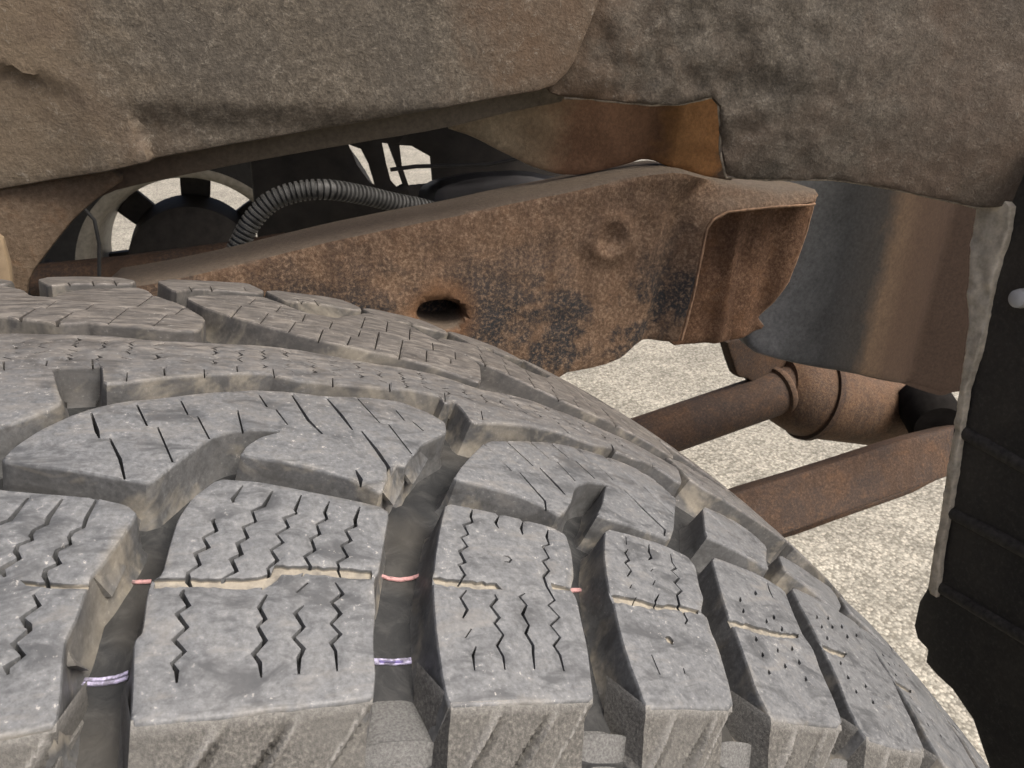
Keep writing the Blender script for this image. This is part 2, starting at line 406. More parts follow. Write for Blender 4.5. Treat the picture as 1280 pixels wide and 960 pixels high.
def grad_mat(name, stops, ax, x0, x1, bumpst=0.3, wob=0.25, zt=None, rough=0.7, spec=0.4):
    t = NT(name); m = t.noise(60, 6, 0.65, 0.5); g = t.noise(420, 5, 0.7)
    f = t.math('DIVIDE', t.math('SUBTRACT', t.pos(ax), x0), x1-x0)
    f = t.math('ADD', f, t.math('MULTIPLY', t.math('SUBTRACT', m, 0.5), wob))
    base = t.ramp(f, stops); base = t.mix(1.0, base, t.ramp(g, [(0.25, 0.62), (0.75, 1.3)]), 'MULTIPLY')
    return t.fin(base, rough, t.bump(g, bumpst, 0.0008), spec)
M_BRK = grad_mat('rust_streaked_bracket', [(0.0, (0.33, 0.265, 0.175)), (0.22, (0.27, 0.19, 0.115)), (0.34, (0.22, 0.12, 0.068)), (0.68, (0.21, 0.112, 0.062)), (0.76, (0.38, 0.195, 0.075)), (0.95, (0.38, 0.185, 0.068)), (1.0, (0.10, 0.07, 0.05))], 0, 0.205, 0.345)
M_GREY = grad_mat('grey_highlight_then_rusty_steel', [(0.0, (0.19, 0.195, 0.20)), (0.16, (0.085, 0.088, 0.090)), (0.30, (0.034, 0.035, 0.036)), (0.48, (0.034, 0.031, 0.028)), (0.58, (0.10, 0.068, 0.044)), (0.72, (0.062, 0.040, 0.027)), (1.0, (0.05, 0.033, 0.024))], 0, 0.40, 0.57, 0.15, 0.16, rough=0.55, spec=0.12)  # pale left end paints a highlight, near-black middle its shade; browns are rust
M_FLG = grad_mat('tan_flange_paint', [(0.0, (0.07, 0.042, 0.027)), (0.35, (0.12, 0.09, 0.06)), (0.6, (0.16, 0.13, 0.09)), (1.0, (0.17, 0.14, 0.10))], 0, 0.0, 0.16)
M_GUS = rust_mat('brown_gusset_steel', (0.085, 0.058, 0.036), (0.14, 0.10, 0.065), (0.21, 0.16, 0.11), 0.0, 0.25)
def plastic_mat():
    t = NT('dusty_black_plastic', 1.0); a = t.noise(420, 4, 0.75); b = t.noise(16, 4, 0.6, 0.4)
    base = t.ramp(a, [(0.3, (0.010, 0.0095, 0.009)), (0.55, (0.020, 0.019, 0.017)), (0.72, (0.055, 0.05, 0.043))])
    base = t.mix(t.ramp(b, [(0.40, 0.0), (0.65, 0.6)]), base, t.mix(a, (0.022, 0.019, 0.015), (0.085, 0.074, 0.058)))
    return t.fin(base, 0.55, t.bump(a, 0.3, 0.0007), 0.45)
M_PLA = plastic_mat()
M_RAMP = plain('ramp_rubber', (0.125, 0.125, 0.12), 0.8, 2200, 0.5, 0.4, 0.35)
M_NBLK = plain('near_black_rubber', (0.012, 0.011, 0.010), 0.95, 90, 0.4, 0.2, 0.05)  # near-black matte rubber for the bushing
M_SEAM = plain('pale_scuffed_edge', (0.30, 0.255, 0.19), 0.8, 260, 0.6, 0.4)
M_RSEAM = plain('pale_rust_edge', (0.26, 0.16, 0.095), 0.8, 260, 0.5, 0.4)  # pale rust tone for the thin beads along the arm edges
M_TORN = plain('torn_pale_edge', (0.60, 0.53, 0.40), 0.75, 130, 0.4, 0.6)
M_PIN = plain('pale_push_pin', (0.55, 0.55, 0.52), 0.35, 100, 0.1, 0.1)
M_DARK = plain('dark_chassis_steel', (0.022, 0.019, 0.016), 0.7, 60, 0.5, 0.3)
M_HOSE = plain('grey_corrugated_plastic', (0.06, 0.06, 0.057), 0.55, 220, 0.45, 0.3)
M_BLK = plain('black_rubber', (0.02, 0.02, 0.02), 0.7, 100, 0.4, 0.2)
M_RIM = plain('dusty_rim_steel', (0.30, 0.28, 0.235), 0.5, 90, 0.3, 0.2)
M_DUST = plain('pale_dust', (0.42, 0.38, 0.30), 0.9, 500, 0.35, 0.6, 0.2, dist=0.0008)
def paint_mat(name, col):
    t = NT(name, 0.9); a = t.noise(330, 4, 0.7); b = t.noise(1300, 3, 0.7)
    base = t.mix(t.ramp(t.math('ADD', t.math('MULTIPLY', a, 0.7), t.math('MULTIPLY', b, 0.3)), [(0.44, 0.25), (0.54, 1.0)]), (0.06, 0.06, 0.06), col)
    return t.fin(base, 0.75, t.bump(b, 0.3, 0.0004), 0.3)
M_PINK = paint_mat('pink_paint', (0.50, 0.28, 0.27)); M_PURP = paint_mat('lilac_paint', (0.50, 0.47, 0.66)); M_DPUR = paint_mat('violet_paint', (0.20, 0.16, 0.42))
def ground_mat():
    t = NT('chip_asphalt', 0.72)
    v = t.n('ShaderNodeTexVoronoi'); t.l(t.tc, v.inputs['Vector']); v.inputs['Scale'].default_value = 175
    c = t.n('ShaderNodeSeparateColor'); t.l(v.outputs['Color'], c.inputs[0])
    base = t.ramp(c.outputs[0], [(0.0, (0.20, 0.185, 0.15)), (0.3, (0.33, 0.315, 0.26)), (0.7, (0.42, 0.40, 0.335)), (1.0, (0.52, 0.485, 0.40))])
    base = t.mix(t.ramp(v.outputs['Distance'], [(0.45, 0.0), (0.8, 0.7)]), base, (0.15, 0.14, 0.112))
    base = t.mix(1.0, base, t.ramp(t.noise(260, 3, 0.7), [(0.3, 0.7), (0.7, 1.25)]), 'MULTIPLY')
    big = t.noise(9, 4, 0.6); base = t.mix(1.0, base, t.ramp(big, [(0.3, 0.78), (0.7, 1.18)]), 'MULTIPLY')
    n = t.bump(t.ramp(v.outputs['Distance'], [(0.0, 1.0), (0.75, 0.0)]), 0.4, 0.003)
    return t.fin(base, 0.85, n, 0.3)
M_GND = ground_mat()

# ------------------------------------------------------------------ ground
me = bpy.data.meshes.new('ground'); g = 60
me.from_pydata([(-g, -g, -0.39), (g, -g, -0.39), (g, g, -0.39), (-g, g, -0.39)], [], [[0, 1, 2, 3]])
obj('ground', me, M_GND, kind='structure', label='pale chipped asphalt ground under the vehicle', category='ground')

# ------------------------------------------------------------------ the tyre
tire = empty('tire', label='large dusty grey winter tire with deep siped tread blocks filling the foreground', category='tire')
DEP = 0.0098
prof = []
for v in np.linspace(-0.004, W+0.004, 24): prof.append((v, rad(v)-DEP))
side = [(0.010, 0.022), (0.017, 0.045), (0.021, 0.075), (0.017, 0.115), (0.006, 0.15), (-0.004, 0.168)]
prof = [(-d, rad(0)-DEP-z+0.006) for d, z in side][::-1] + prof + [(W+d, rad(W)-DEP-z+0.006) for d, z in side]
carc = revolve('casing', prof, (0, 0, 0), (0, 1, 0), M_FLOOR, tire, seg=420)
WALL = [(0.0010, 0.0001), (DEP*0.55, 0.0005), (DEP*0.88, 0.0010), (DEP*1.12, 0.0026)]
TW, TS = 0.00030, 0.00042
PITCH = 0.1058*R0
def T(pts, off=0.0): return [np.array(on_tire(x, y, off)) for x, y in pts]
def mk(name, poly, lines=(), hw=TW, recs=(), dep=0.0045, sh=0.0, parent=tire, soft=1, **kw):
    """tread block from 2D outline + slits + shallow recesses, optionally rolled round the tyre by sh"""
    P = [np.array(p) for p in poly]
    for _ in range(soft): P = chaikin(P, 0.14)
    cuts = []; cd_ = []
    for L in lines:
        if isinstance(L, tuple): L, h_ = L
        else: h_ = hw
        Lr = resample([np.array(q) for q in L], 0.0012, False) if len(L) > 3 else L
        cuts.append(ribbon(L, h_)); cd_.append(dep)
    for rc in recs: cuts.append([q+(rng.random(2)-0.5)*0.0005 for q in resample([np.array(q) for q in rc], 0.0011)]); cd_.append(0.0012)
    sv = np.array([sh, 0]); off = rng.random()*9
    P = [p+sv for p in P]; cuts = [[q+sv for q in c] for c in cuts]
    def hf(s, v):
        return 0.00014*noise.noise(Vector((s*90, v*120, off)))+0.00005*noise.noise(Vector((s*500, v*700, off)))
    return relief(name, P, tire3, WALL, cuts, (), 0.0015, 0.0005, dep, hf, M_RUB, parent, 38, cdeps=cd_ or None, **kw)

# --- traced outlines (picture points laid on the tread surface)
S0 = [(-70,598),(0,611),(60,617),(120,622),(160,631),(172,641),(150,675),(128,705),(112,722),(105,745),(95,775),(82,800),(78,830),(76,870),(70,905),(30,916),(-70,935)]
S1 = [(272,598),(320,601),(370,610),(420,620),(475,632),(487,640),(480,680),(474,715),(468,722),(470,760),(467,800),(470,845),(467,872),(440,876),(390,882),(300,893),(200,903),(163,905),(166,850),(167,800),(178,788),(184,740),(191,722),(203,716),(212,680),(222,648),(240,622)]
S2 = [(557,628),(600,636),(650,648),(690,658),(708,668),(715,690),(718,720),(714,735),(722,750),(727,775),(733,800),(736,815),(740,850),(743,874),(700,877),(640,879),(600,881),(562,884),(558,868),(553,845),(548,810),(545,785),(543,760),(541,725),(545,690),(550,660)]
S3 = [(757,660),(790,668),(830,681),(860,695),(870,708),(875,735),(880,748),(877,765),(885,772),(890,790),(898,808),(905,830),(912,855),(918,884),(880,886),(860,884),(808,886),(798,856),(788,830),(780,805),(773,780),(768,755),(762,742),(758,715),(755,690)]
S4 = [(889,695),(915,704),(945,716),(981,738),(990,760),(1001,786),(1004,793),(1017,811),(1026,837),(1040,867),(1055,908),(1000,904),(965,900),(945,860),(932,822),(920,787),(910,768),(900,735)]
S5 = [(989,733),(1010,742),(1040,758),(1071,779),(1089,805),(1100,826),(1104,833),(1115,848),(1130,880),(1145,912),(1158,942),(1120,935),(1084,924),(1075,910),(1060,880),(1047,846),(1032,815),(1024,800),(1014,780),(1000,755)]
z0A = [(35,620),(12,648),(-2,653),(-18,662),(-14,672),(-30,682),(-36,695)]
z0B = [(78,622),(60,645),(58,653),(42,661),(38,668),(40,673),(22,680),(19,688),(24,696),(3,708),(2,712),(6,719)]
z0C = [(120,623),(108,645),(104,657),(90,663),(86,670),(88,678),(71,686),(68,693),(74,702),(57,710),(55,718),(63,733)]
z0D = [(41,741),(49,755),(27,770),(35,780),(37,785),(16,802),(29,817),(7,832),(10,841)]
z1 = [[(304,605),(291,622),(292,627)],
 [(269,646),(266,649),(271,661),(254,670),(261,682),(244,690),(250,704),(235,714),(235,720),(242,732)],
 [(230,735),(227,741),(236,755),(221,765),(234,782),(217,797),(231,812),(215,827),(221,837),(221,852)],
 [(341,612),(330,631),(315,637),(320,650),(304,657),(310,670),(297,677),(302,691),(289,697),(296,712),(277,722)],
 [(377,617),(369,636),(371,640),(355,646),(361,657),(346,666),(354,676),(339,686),(347,699),(335,709),(339,727),(327,735)],
 [(334,741),(324,757),(332,772),(322,781),(332,799),(317,816),(325,827),(327,845)],
 [(412,625),(406,639),(409,647),(396,654),(400,666),(389,672),(394,686),(381,694),(389,707),(377,719)],
 [(385,727),(371,739)], [(380,755),(369,764),(380,782),(367,795),(380,809),(374,820),(374,840)],
 [(450,632),(444,649),(445,656),(432,662),(439,674),(427,681),(435,694),(422,701),(429,720)],
 [(419,726),(429,740),(415,751),(426,765),(414,778),(426,791),(414,802),(420,812),(422,837)]]
z2 = [[(591,635),(589,644),(591,651),(580,655),(586,666),(577,670),(585,681),(575,687),(582,701),(574,704),(582,717),(574,727)],
 [(584,736),(576,745),(585,760),(579,771)], [(590,784),(582,796)], [(596,806),(592,817),(594,836)],
 [(625,642),(620,652),(624,659)], [(655,649),(652,660),(654,667)],
 [(686,660),(684,670),(687,679),(679,682),(687,696),(679,700),(687,712),(680,719),(684,732),(694,749),(686,755),(700,770),(689,780),(701,795),(693,805),(701,817),(706,837)],
 [(619,741),(622,747),(614,756),(625,770),(619,777),(630,792),(622,805),(630,819),(632,835)],
 [(657,740),(650,744),(659,755),(654,766),(662,780),(658,790),(667,805),(667,815),(669,835)]]
z3 = [[(783,669),(784,680)], [(786,685),(782,690),(787,699),(782,702),(790,712),(785,719)], [(791,729),(788,734)], [(796,745),(792,755)],
 [(812,679),(812,689),(815,696),(811,699)], [(817,710),(814,713)], [(820,724),(817,730)], [(825,741),(820,750),(822,761)],
 [(839,691),(841,702),(846,709),(840,712),(850,721),(844,727),(853,737),(847,742),(850,755),(860,774),(857,779)], [(815,817),(826,842)], [(855,834),(857,842)]]
def dots(ps, L=4):
    return [[(x, y-L/2), (x+0.6, y), (x-0.4, y+L/2)] for x, y in ps]
z4 = dots([(946,797),(965,791),(978,785),(954,817),(973,811),(991,809),(982,831),(1000,826),(962,839),(1008,847),(945,740),(930,762),(959,775),(926,748),(968,770)], 6)+[[(960,728),(963,738),(967,746)]]
z5 = dots([(1022,770),(1036,771),(1028,782),(1041,782),(1053,782),(1035,796),(1060,794),(1071,793),(1052,827),(1061,845),(1071,863),(1083,856),(1092,876)], 5)
r1 = [(192,721),(260,721),(330,719),(338,714),(345,705),(390,706),(430,708),(465,711),(465,722),(430,720),(380,716),(353,718),(341,730),(326,734),(260,733),(192,733)]
r0 = [(25,724),(60,727),(110,727),(108,733),(60,733),(30,731)]
r2a = [(543,718),(560,722),(622,727),(628,734),(600,735),(560,731),(543,728)]; r2b = [(690,727),(714,733),(712,738),(692,735)]
r3 = [(764,742),(795,747),(822,754),(850,755),(875,762),(873,767),(848,761),(822,761),(795,756),(768,751)]
r4 = [(908,772),(930,777),(950,782),(975,789),(1000,792),(998,797),(972,796),(948,790),(930,784),(912,779)]
r5 = [(1028,803),(1040,809),(1060,816),(1054,820),(1040,816),(1030,810)]
pit2 = [(630,693),(636,694),(640,698),(637,701),(631,700)]; pit3 = [(833,792),(838,793),(842,799),(841,804),(836,802),(832,796)]
def TL(ls, hw): return [(T(l), hw) for l in ls]
def rolled(pts, sh): return [p+np.array([sh, 0]) for p in pts]
mk('tread_block', T(S0), TL([z0A, z0B, z0C], 0.00042)+TL([z0D], 0.0005), recs=[T(r0)], label='shoulder block at the left edge, brownish and worn')
mk('tread_block', T(S1), TL(z1, 0.00038), recs=[T(r1)], label='largest shoulder block with five long zigzag sipes and a dust-filled cut')
mk('tread_block', T(S2), TL(z2, 0.00032)+[(T(pit2), 0.0003)], recs=[T(r2a), T(r2b)], label='shoulder block between the two marked grooves and the row that curves away')
mk('tread_block', T(S3), TL(z3, 0.0003), recs=[T(r3), T(pit3)])
mk('tread_block', T(S4), TL(z4, 0.0004), recs=[T(r4)])
mk('tread_block', T(S5), TL(z5, 0.0004), recs=[T(r5)])
s5 = T(S5)
for k in (1, 2, 3): mk('tread_block', s5, TL(z5, 0.0004), recs=[T(r5)], sh=PITCH*0.93*k)
s1 = T(S1)
for k in (2,): mk('tread_block', s1, TL(z1[:6], 0.00038), sh=-PITCH*1.12*k-0.003)

V2A = [(0,576),(15,560),(50,537),(85,520),(110,511),(155,501),(220,495),(260,490),(320,487),(360,489),(407,495),(450,496),(500,501),(540,517),(557,528),(559,540),(540,549),(527,556),(522,563),(512,573),(507,583),(497,580),(492,590),(485,598),(477,616),(462,608),(437,597),(400,586),(350,575),(300,568),(308,557),(325,546),(353,538),(330,535),(300,537),(280,541),(263,547),(240,563),(215,582),(188,603),(150,597),(100,588),(50,582)]
V2B = [(608,551),(657,551),(687,552),(717,558),(750,568),(775,576),(800,587),(820,600),(846,622),(844,640),(843,660),(838,675),(810,664),(785,656),(757,647),(746,643),(754,627),(756,612),(759,605),(738,602),(724,605),(718,613),(715,626),(708,638),(700,644),(683,633),(650,619),(600,606),(567,598),(575,585),(590,568)]
V2C = [(878,632),(900,641),(920,652),(945,670),(959,684),(958,700),(962,712),(945,702),(925,690),(900,678),(882,670)]
V2D = [(973,692),(1000,708),(1020,722),(1038,734),(1046,745),(1052,757),(1048,766),(1030,750),(1005,729),(980,712)]
q2a = [[(114,514),(121,537),(124,546)],[(137,546),(150,572),(156,597)],[(171,504),(184,531)],[(197,532),(216,576)],[(226,499),(235,517)],[(247,519),(262,547)],[(297,511),(305,541)],
 [(324,492),(334,507)],[(345,510),(360,529)],[(365,492),(386,524),(403,541)],[(409,497),(427,517),(441,536)],[(452,537),(472,562),(486,582),(489,608)],[(447,497),(475,527)],[(486,529),(515,566)],[(495,511),(506,524)],[(516,525),(530,537)],[(445,586),(451,597),(452,604)]]
q2b = [[(606,552),(640,587)],[(650,589),(682,625),(684,634)],[(635,552),(667,581)],[(675,583),(697,606),(707,617)],[(664,552),(687,572)],[(697,576),(720,600)],[(691,554),(712,572)],[(720,575),(744,597)],[(716,556),(740,577)],[(747,580),(767,599)],[(756,569),(796,604)],[(780,610),(807,637),(832,661),(831,669)],[(805,607),(842,642)],[(800,587),(816,600)],[(822,602),(846,622)]]
q2c = [[(879,634),(912,665)],[(905,643),(940,672)],[(925,657),(950,680)]]
mk('tread_block', T(V2A), TL(q2a[:2], 0.00045)+TL(q2a[2:], 0.00044), label='long arrow-shaped middle block with a dusty curved notch')
mk('tread_block', T(V2B), TL(q2b, 0.00042), label='middle block with close slanted sipes and a scooped notch')
mk('tread_block', T(V2C), TL(q2c, 0.00042))
mk('tread_block', T(V2D), [])
v2d = T(V2D); v2c = T(V2C)
for k in (1, 2, 3): mk('tread_block', v2d, [], sh=PITCH*0.93*k)
v2a = T(V2A); wv = max(p[0] for p in v2a)-min(p[0] for p in v2a)
mk('tread_block', v2a, TL(q2a[6:], 0.00036), sh=-wv-0.002)

# centre rib
C3near = [(-60,463),(0,460),(65,459),(72,485),(79,503),(40,520),(0,533),(-60,560)]
C3 = [(-60,417),(0,416.5),(27,416.5),(100,418),(135,419),(192,425),(240,427),(277,429),(320,431),(375,437),(395,441),(465,454),(500,459),(550,469),(587,482),(602,487),(637,493),(662,499),(692,511),(720,521),(750,535),(787,551),(825,572),(848,586),
 (853,604),(847,602),(832,591),(817,581),(800,575),(770,565),(767,559),(745,557),(720,548),(712,544),(685,537),(660,533),(625,529),(600,529),(588,526),(579,512),(569,501),(557,504),(550,495),(515,487),(485,485),(450,483),(412,479),(370,475),(350,470),(340,467),(320,466),(277,467),(250,468),(200,472),(160,477),(129,479),(127,457),(113,457),(65,459),(72,485),(79,503),(40,520),(0,533),(-60,560)]
C3e = [(862,607),(875,611),(904,625),(906,632),(893,622)]
c3 = T(C3)
nearL = [(113,457),(127,470),(200,472),(277,467),(340,467),(412,479),(485,485),(550,495),(625,529),(685,537),(745,557),(800,575)]
zz = []
def rib_marks(s0, s1, v0, v1):
    out = []; s = s0
    while s < s1:
        v = v0+0.002+rng.random()*0.002; k = 0
        while v < v1-0.002:
            if rng.random() < 0.93:
                a = 0.0008+0.0009*rng.random(); dx = 0.0011*(1 if k % 2 else -1)
                ln = [(s+dx*0.5, v), (s-dx*0.5, v+a), (s+dx*0.4, v+2*a)] if rng.random() < 0.6 else [(s-dx, v), (s+dx, v+a)]
                out.append([np.array(q) for q in ln])
            v += 0.0026+rng.random()*0.001; k += 1
        s += 0.0058+0.0010*rng.random()
    return out
sA = T([(0, 440)])[0][0]; sB = T([(800, 568)])[0][0]
vC0 = T([(412, 479)])[0][1]; vC1 = T([(395, 441)])[0][1]
marks = [(l, 0.00042) for l in rib_marks(sA-0.01, sB-0.004, vC0+0.003, vC1)]
marks = [m for m in marks if all(inside(np.array(m[0]), np.array(c3))) and min(seg_dist(np.array(m[0]), np.array(c3), np.roll(np.array(c3), -1, 0))) > 0.0007]
slits = [[(115,447),(116,458)],[(4,450),(5,462)],[(59,449),(57,456)],[(159,464),(158,475)],[(205,459),(206,468)],[(255,460),(256,468)],[(296,456),(297,464)],[(341,459),(344,470)],[(416,471),(417,483)],[(487,478),(489,489)],[(556,490),(557,501)],[(602,512),(604,524)],[(700,530),(711,540)],[(765,554),(768,561)],[(812,573),(818,582)]]
mk('center_rib', c3, marks+TL(slits, 0.0004), dep=0.003, label='centre rib peppered with tiny cross-shaped sipes')
c3w = [np.array(p) for p in [(0.0, vC0-0.001), (0.055, vC0-0.001), (0.057, vC0+0.004), (0.064, vC0+0.004), (0.064, vC1), (0.0, vC1)]]
sE = max(p[0] for p in c3)
for k in range(4):
    base = [p+np.array([sE+0.0012+k*0.0652, 0]) for p in c3w]
    mk('center_rib', base, [([p+np.array([sE+k*0.0652, 0]) for p in l], 0.00022) for l in rib_marks(0.005, 0.055, vC0+0.002, vC1)], dep=0.003)

V4A = [(-50,350),(0,356),(30,362),(38,369),(68,371),(75,366),(110,361),(150,360),(172,359),(185,363),(192,369),(220,378),(232,383),(257,398),(252,410),(240,415),(195,410),(120,404),(110,402),(70,405),(25,398),(0,395),(-50,393)]
V4B = [(232,372),(247,369),(300,369),(330,371),(355,380),(382,391),(420,397),(440,394),(458,391),(480,396),(512,407),(540,422),(570,436),(600,455),(602,479),(575,469),(532,455),(500,446),(465,440),(405,426),(362,415),(325,405),(280,392),(255,384)]
FA = [(46,349),(60,346),(110,345.5),(150,346.5),(170,351),(165,354),(140,354),(90,354),(60,357)]
FB = [(195,351),(215,349),(260,351),(310,354),(330,363),(328,366),(300,364),(265,361),(237,361),(218,364)]
q4a = [[(45,384),(26,396),(25,402)],[(70,375),(57,384)],[(91,389),(72,401),(71,407)],[(117,379),(107,386)],[(160,384),(135,404)],[(191,369),(172,382)],[(209,392),(192,406)],[(230,384),(219,392)]]
q4b = [[(302,381),(289,395)],[(320,372),(311,380)],[(352,381),(345,389)],[(336,390),(325,404)],[(370,401),(361,414)],[(382,392),(378,401)],[(404,411),(397,428)],[(416,401),(412,410)],[(439,420),(434,431)],[(451,412),(448,420)],[(457,395),(452,409)],[(474,414),(469,436)],[(485,401),(483,414)],[(504,424),(499,449)],[(513,410),(512,424)],[(534,437),(533,452)],[(541,427),(542,437)],[(564,448),(564,454)],[(569,439),(570,448)]]
v4b = T(V4B); l4b = TL(q4b, 0.00042)
mk('tread_block', T(V4A), TL(q4a, 0.00042), label='inner row block near the left edge with slanted sipes')
mk('tread_block', v4b, l4b, label='inner row block with short upright sipes')
P4 = (T([(602, 468)])[0]-T([(256, 404)])[0])[0]
for k in (1, 2): mk('tread_block', v4b, l4b, sh=P4*k)
mk('tread_block', v4b, l4b, sh=-2*P4)
fb = T(FB); fa = T(FA)
PF = (fb[0]-fa[0])[0]
def wid(poly, f=0.012):   # carry the outline over the far shoulder edge
    return poly
mk('tread_block', fa, TL([[(85,352),(90,358)],[(115,350),(118,356)],[(142,350),(146,355)]], 0.0004))
mk('tread_block', fb, TL([[(236,357),(241,363)],[(263,357),(266,363)],[(305,358),(308,363)]], 0.0004))
mk('tread_block', fa, [], sh=-PF)
for k in range(1, 8): mk('tread_block', fb, TL([[(236,357),(241,363)],[(263,357),(266,363)]], 0.0004), sh=PF*k)

# --- shoulder lugs: the outer faces of the shoulder blocks, running down the sidewall
def lug(poly, sh=0.0, **kw):
    P = np.array(T(poly)); vmin = P[:, 1].min()
    e = P[P[:, 1] < vmin+0.004]; sl, sr = e[:, 0].min()+sh, e[:, 0].max()+sh
    ev = e[np.argsort(e[:, 0])]
    NU, NV = 64, 56; verts = []; dust = []; faces = []
    for j in range(NV+1):
        u = j/NV
        for i in range(NU+1):
            f = i/NU; s = sl+(sr-sl)*f
            v0 = np.interp(s-sh, ev[:, 0], ev[:, 1])+0.0006
            L = 0.052*u
            t = min(1, u/0.05)
            dv = -0.62*L - 0.0006*math.sin(t*1.57); dr = -0.78*L-0.0008*(1-math.cos(t*1.57))
            wid_ = sr-sl
            q = f*wid_*1000+L*1000*0.75               # mm, runs down to the left
            out = 0.0; d_ = max(0, 1-u/0.03)*0.9
            b1 = 0.36*wid_*1000
            if u > 0.02:
                for c0, hgt, wd in ((b1, 1.6, 1.2), (b1+1.7, -2.2, 0.8), (b1+10.5, -2.6, 0.8), (b1+11.7, 1.0, 0.7)):
                    x = abs(q-c0)
                    if x < wd: out += hgt*(1-x/wd)*min(1, (u-0.02)/0.08); d_ = max(d_, 0.7*(1-x/wd) if hgt > 0 else 0)
                q2 = wid_*1000
                if q > q2: out -= min(2.2, (q-q2)*2.0)*min(1, u/0.06)
                if abs(q-q2) < 0.7: d_ = max(d_, 0.8)
            out += 0.15*noise.noise(Vector((s*400, L*400, 1)))
            nv, nr = -0.78, 0.62
            verts.append((s, v0+dv+nv*out*0.001, dr+nr*out*0.001)); dust.append(d_)
    n0 = len(verts)
    for j in range(NV):
        for i in range(NU):
            a = j*(NU+1)+i; faces.append([a, a+1, a+NU+2, a+NU+1][::-1])
    # side walls
    for i, sg in ((0, -1), (NU, 1)):
        idx = [j*(NU+1)+i for j in range(NV+1)]; b = len(verts)
        for k in idx:
            s, v, r = verts[k]; verts.append((s+sg*0.002, v+0.010, r-0.003)); dust.append(0.3)
        for j in range(NV):
            q = [idx[j], idx[j+1], b+j+1, b+j]; faces.append(q if sg > 0 else q[::-1])
    vv = []
    for s, v, r in verts:
        a = s/R0; rr = rad(0.0)+r; vv.append((rr*math.sin(a), v, rr*math.cos(a)))
    me = bpy.data.meshes.new('shoulder_lug'); me.from_pydata(vv, [], faces[:]); me.update()
    at = me.attributes.new('dust', 'FLOAT', 'POINT'); at.data.foreach_set('value', dust)
    for p_ in me.polygons: p_.use_smooth = True
    me.set_sharp_from_angle(angle=math.radians(32))
    return obj('shoulder_lug', me, M_LUG, tire, **kw)
for pl_ in (S0, S1, S2, S3, S4, S5): lug(pl_)
for k in (1, 2, 3): lug(S5, PITCH*0.93*k)
# ribbed ramps that close the grooves at the shoulder
def ramp(px_l, px_r, v1, sh=0.0):
    sl = on_tire(*px_l)[0]+sh; sr = on_tire(*px_r)[0]+sh; verts = []; faces = []; NU, NV = 10, 130
    for j in range(NV+1):
        u = j/NV; v = v1 - 0.045*u
        if v > -0.001: h = -DEP + (DEP-0.0062)*min(1, u/0.25)
        else: h = -0.0062 + 1.26*(v+0.001)
        x = (u*45) % 2.7; h2 = 0.0011 if (u > 0.26 and x < 0.75) else 0.0
        for i in range(NU+1):
            f = i/NU; verts.append(tire3(sl+(sr-sl)*f, v-h2*0.7, h+h2-0.0012*(abs(f-0.5)*2)**4))
    for j in range(NV):
        for i in range(NU):
            a = j*(NU+1)+i; faces.append([a, a+NU+1, a+NU+2, a+1])
    me = bpy.data.meshes.new('groove_ramp'); me.from_pydata(verts, [], faces); me.update()
    at = me.attributes.new('dust', 'FLOAT', 'POINT'); at.data.foreach_set('value', [0.35]*len(verts))
    for p_ in me.polygons: p_.use_smooth = True
    me.set_sharp_from_angle(angle=math.radians(25))
    return obj('groove_ramp', me, M_RAMP, tire)
ramp((72,905),(164,905),-0.0005); ramp((466,872),(562,884),0.008); ramp((742,874),(808,886),0.002); ramp((917,886),(966,901),0.0); ramp((1056,909),(1084,924),0.0)
# printed lines on the groove floors
def stripe(pts, wpx, mat, off=-DEP+0.0003, **kw):
    L = [np.array(on_tire(x, y, off)) for x, y in pts]
    L = resample(L, 0.0008, False)
    hw = abs(on_tire(pts[0][0], pts[0][1]+wpx/2, off)[1]-on_tire(pts[0][0], pts[0][1]-wpx/2, off)[1])/2
    verts = []; faces = []
    for i, p in enumerate(L):
        j = 0.15*hw*noise.noise(Vector((i*0.7, 1, 2)))
        for sg, hh in ((1, 0.0), (1, 0.0003), (-1, 0.0003), (-1, 0.0)):
            verts.append(tire3(p[0], p[1]+sg*hw+j, off-0.0002+hh+0.0001))
    for i in range(len(L)-1):
        for k in range(4):
            a = i*4+k; b = i*4+(k+1) % 4; faces.append([a, b, b+4, a+4])
    me = bpy.data.meshes.new('marker_line'); me.from_pydata(verts, [], faces); me.update()
    return obj('marker_line', me, mat, tire, **kw)
stripe([(150,727),(168,728),(189,727)], 3.4, M_PINK, label='faded pink line printed across the left groove')
stripe([(473,719),(485,723),(500,725),(515,723),(528,718)], 3.6, M_PINK, label='pink line printed across the middle groove')
stripe([(712,738),(740,738)], 4, M_PINK, label='smudged pink line in the right groove')
stripe([(97,850),(125,850),(145,847),(160,841)], 3.5, M_PURP, label='upper lilac line in the left groove'); stripe([(98,855),(125,855.5),(145,852.5),(160,847)], 3.5, M_PURP, label='lower lilac line in the left groove')
stripe([(466,827),(490,828),(514,826)], 6.5, M_PURP, label='lilac line in the middle groove'); stripe([(474,827),(490,828),(504,827)], 2, M_DPUR, off=-DEP+0.0006)
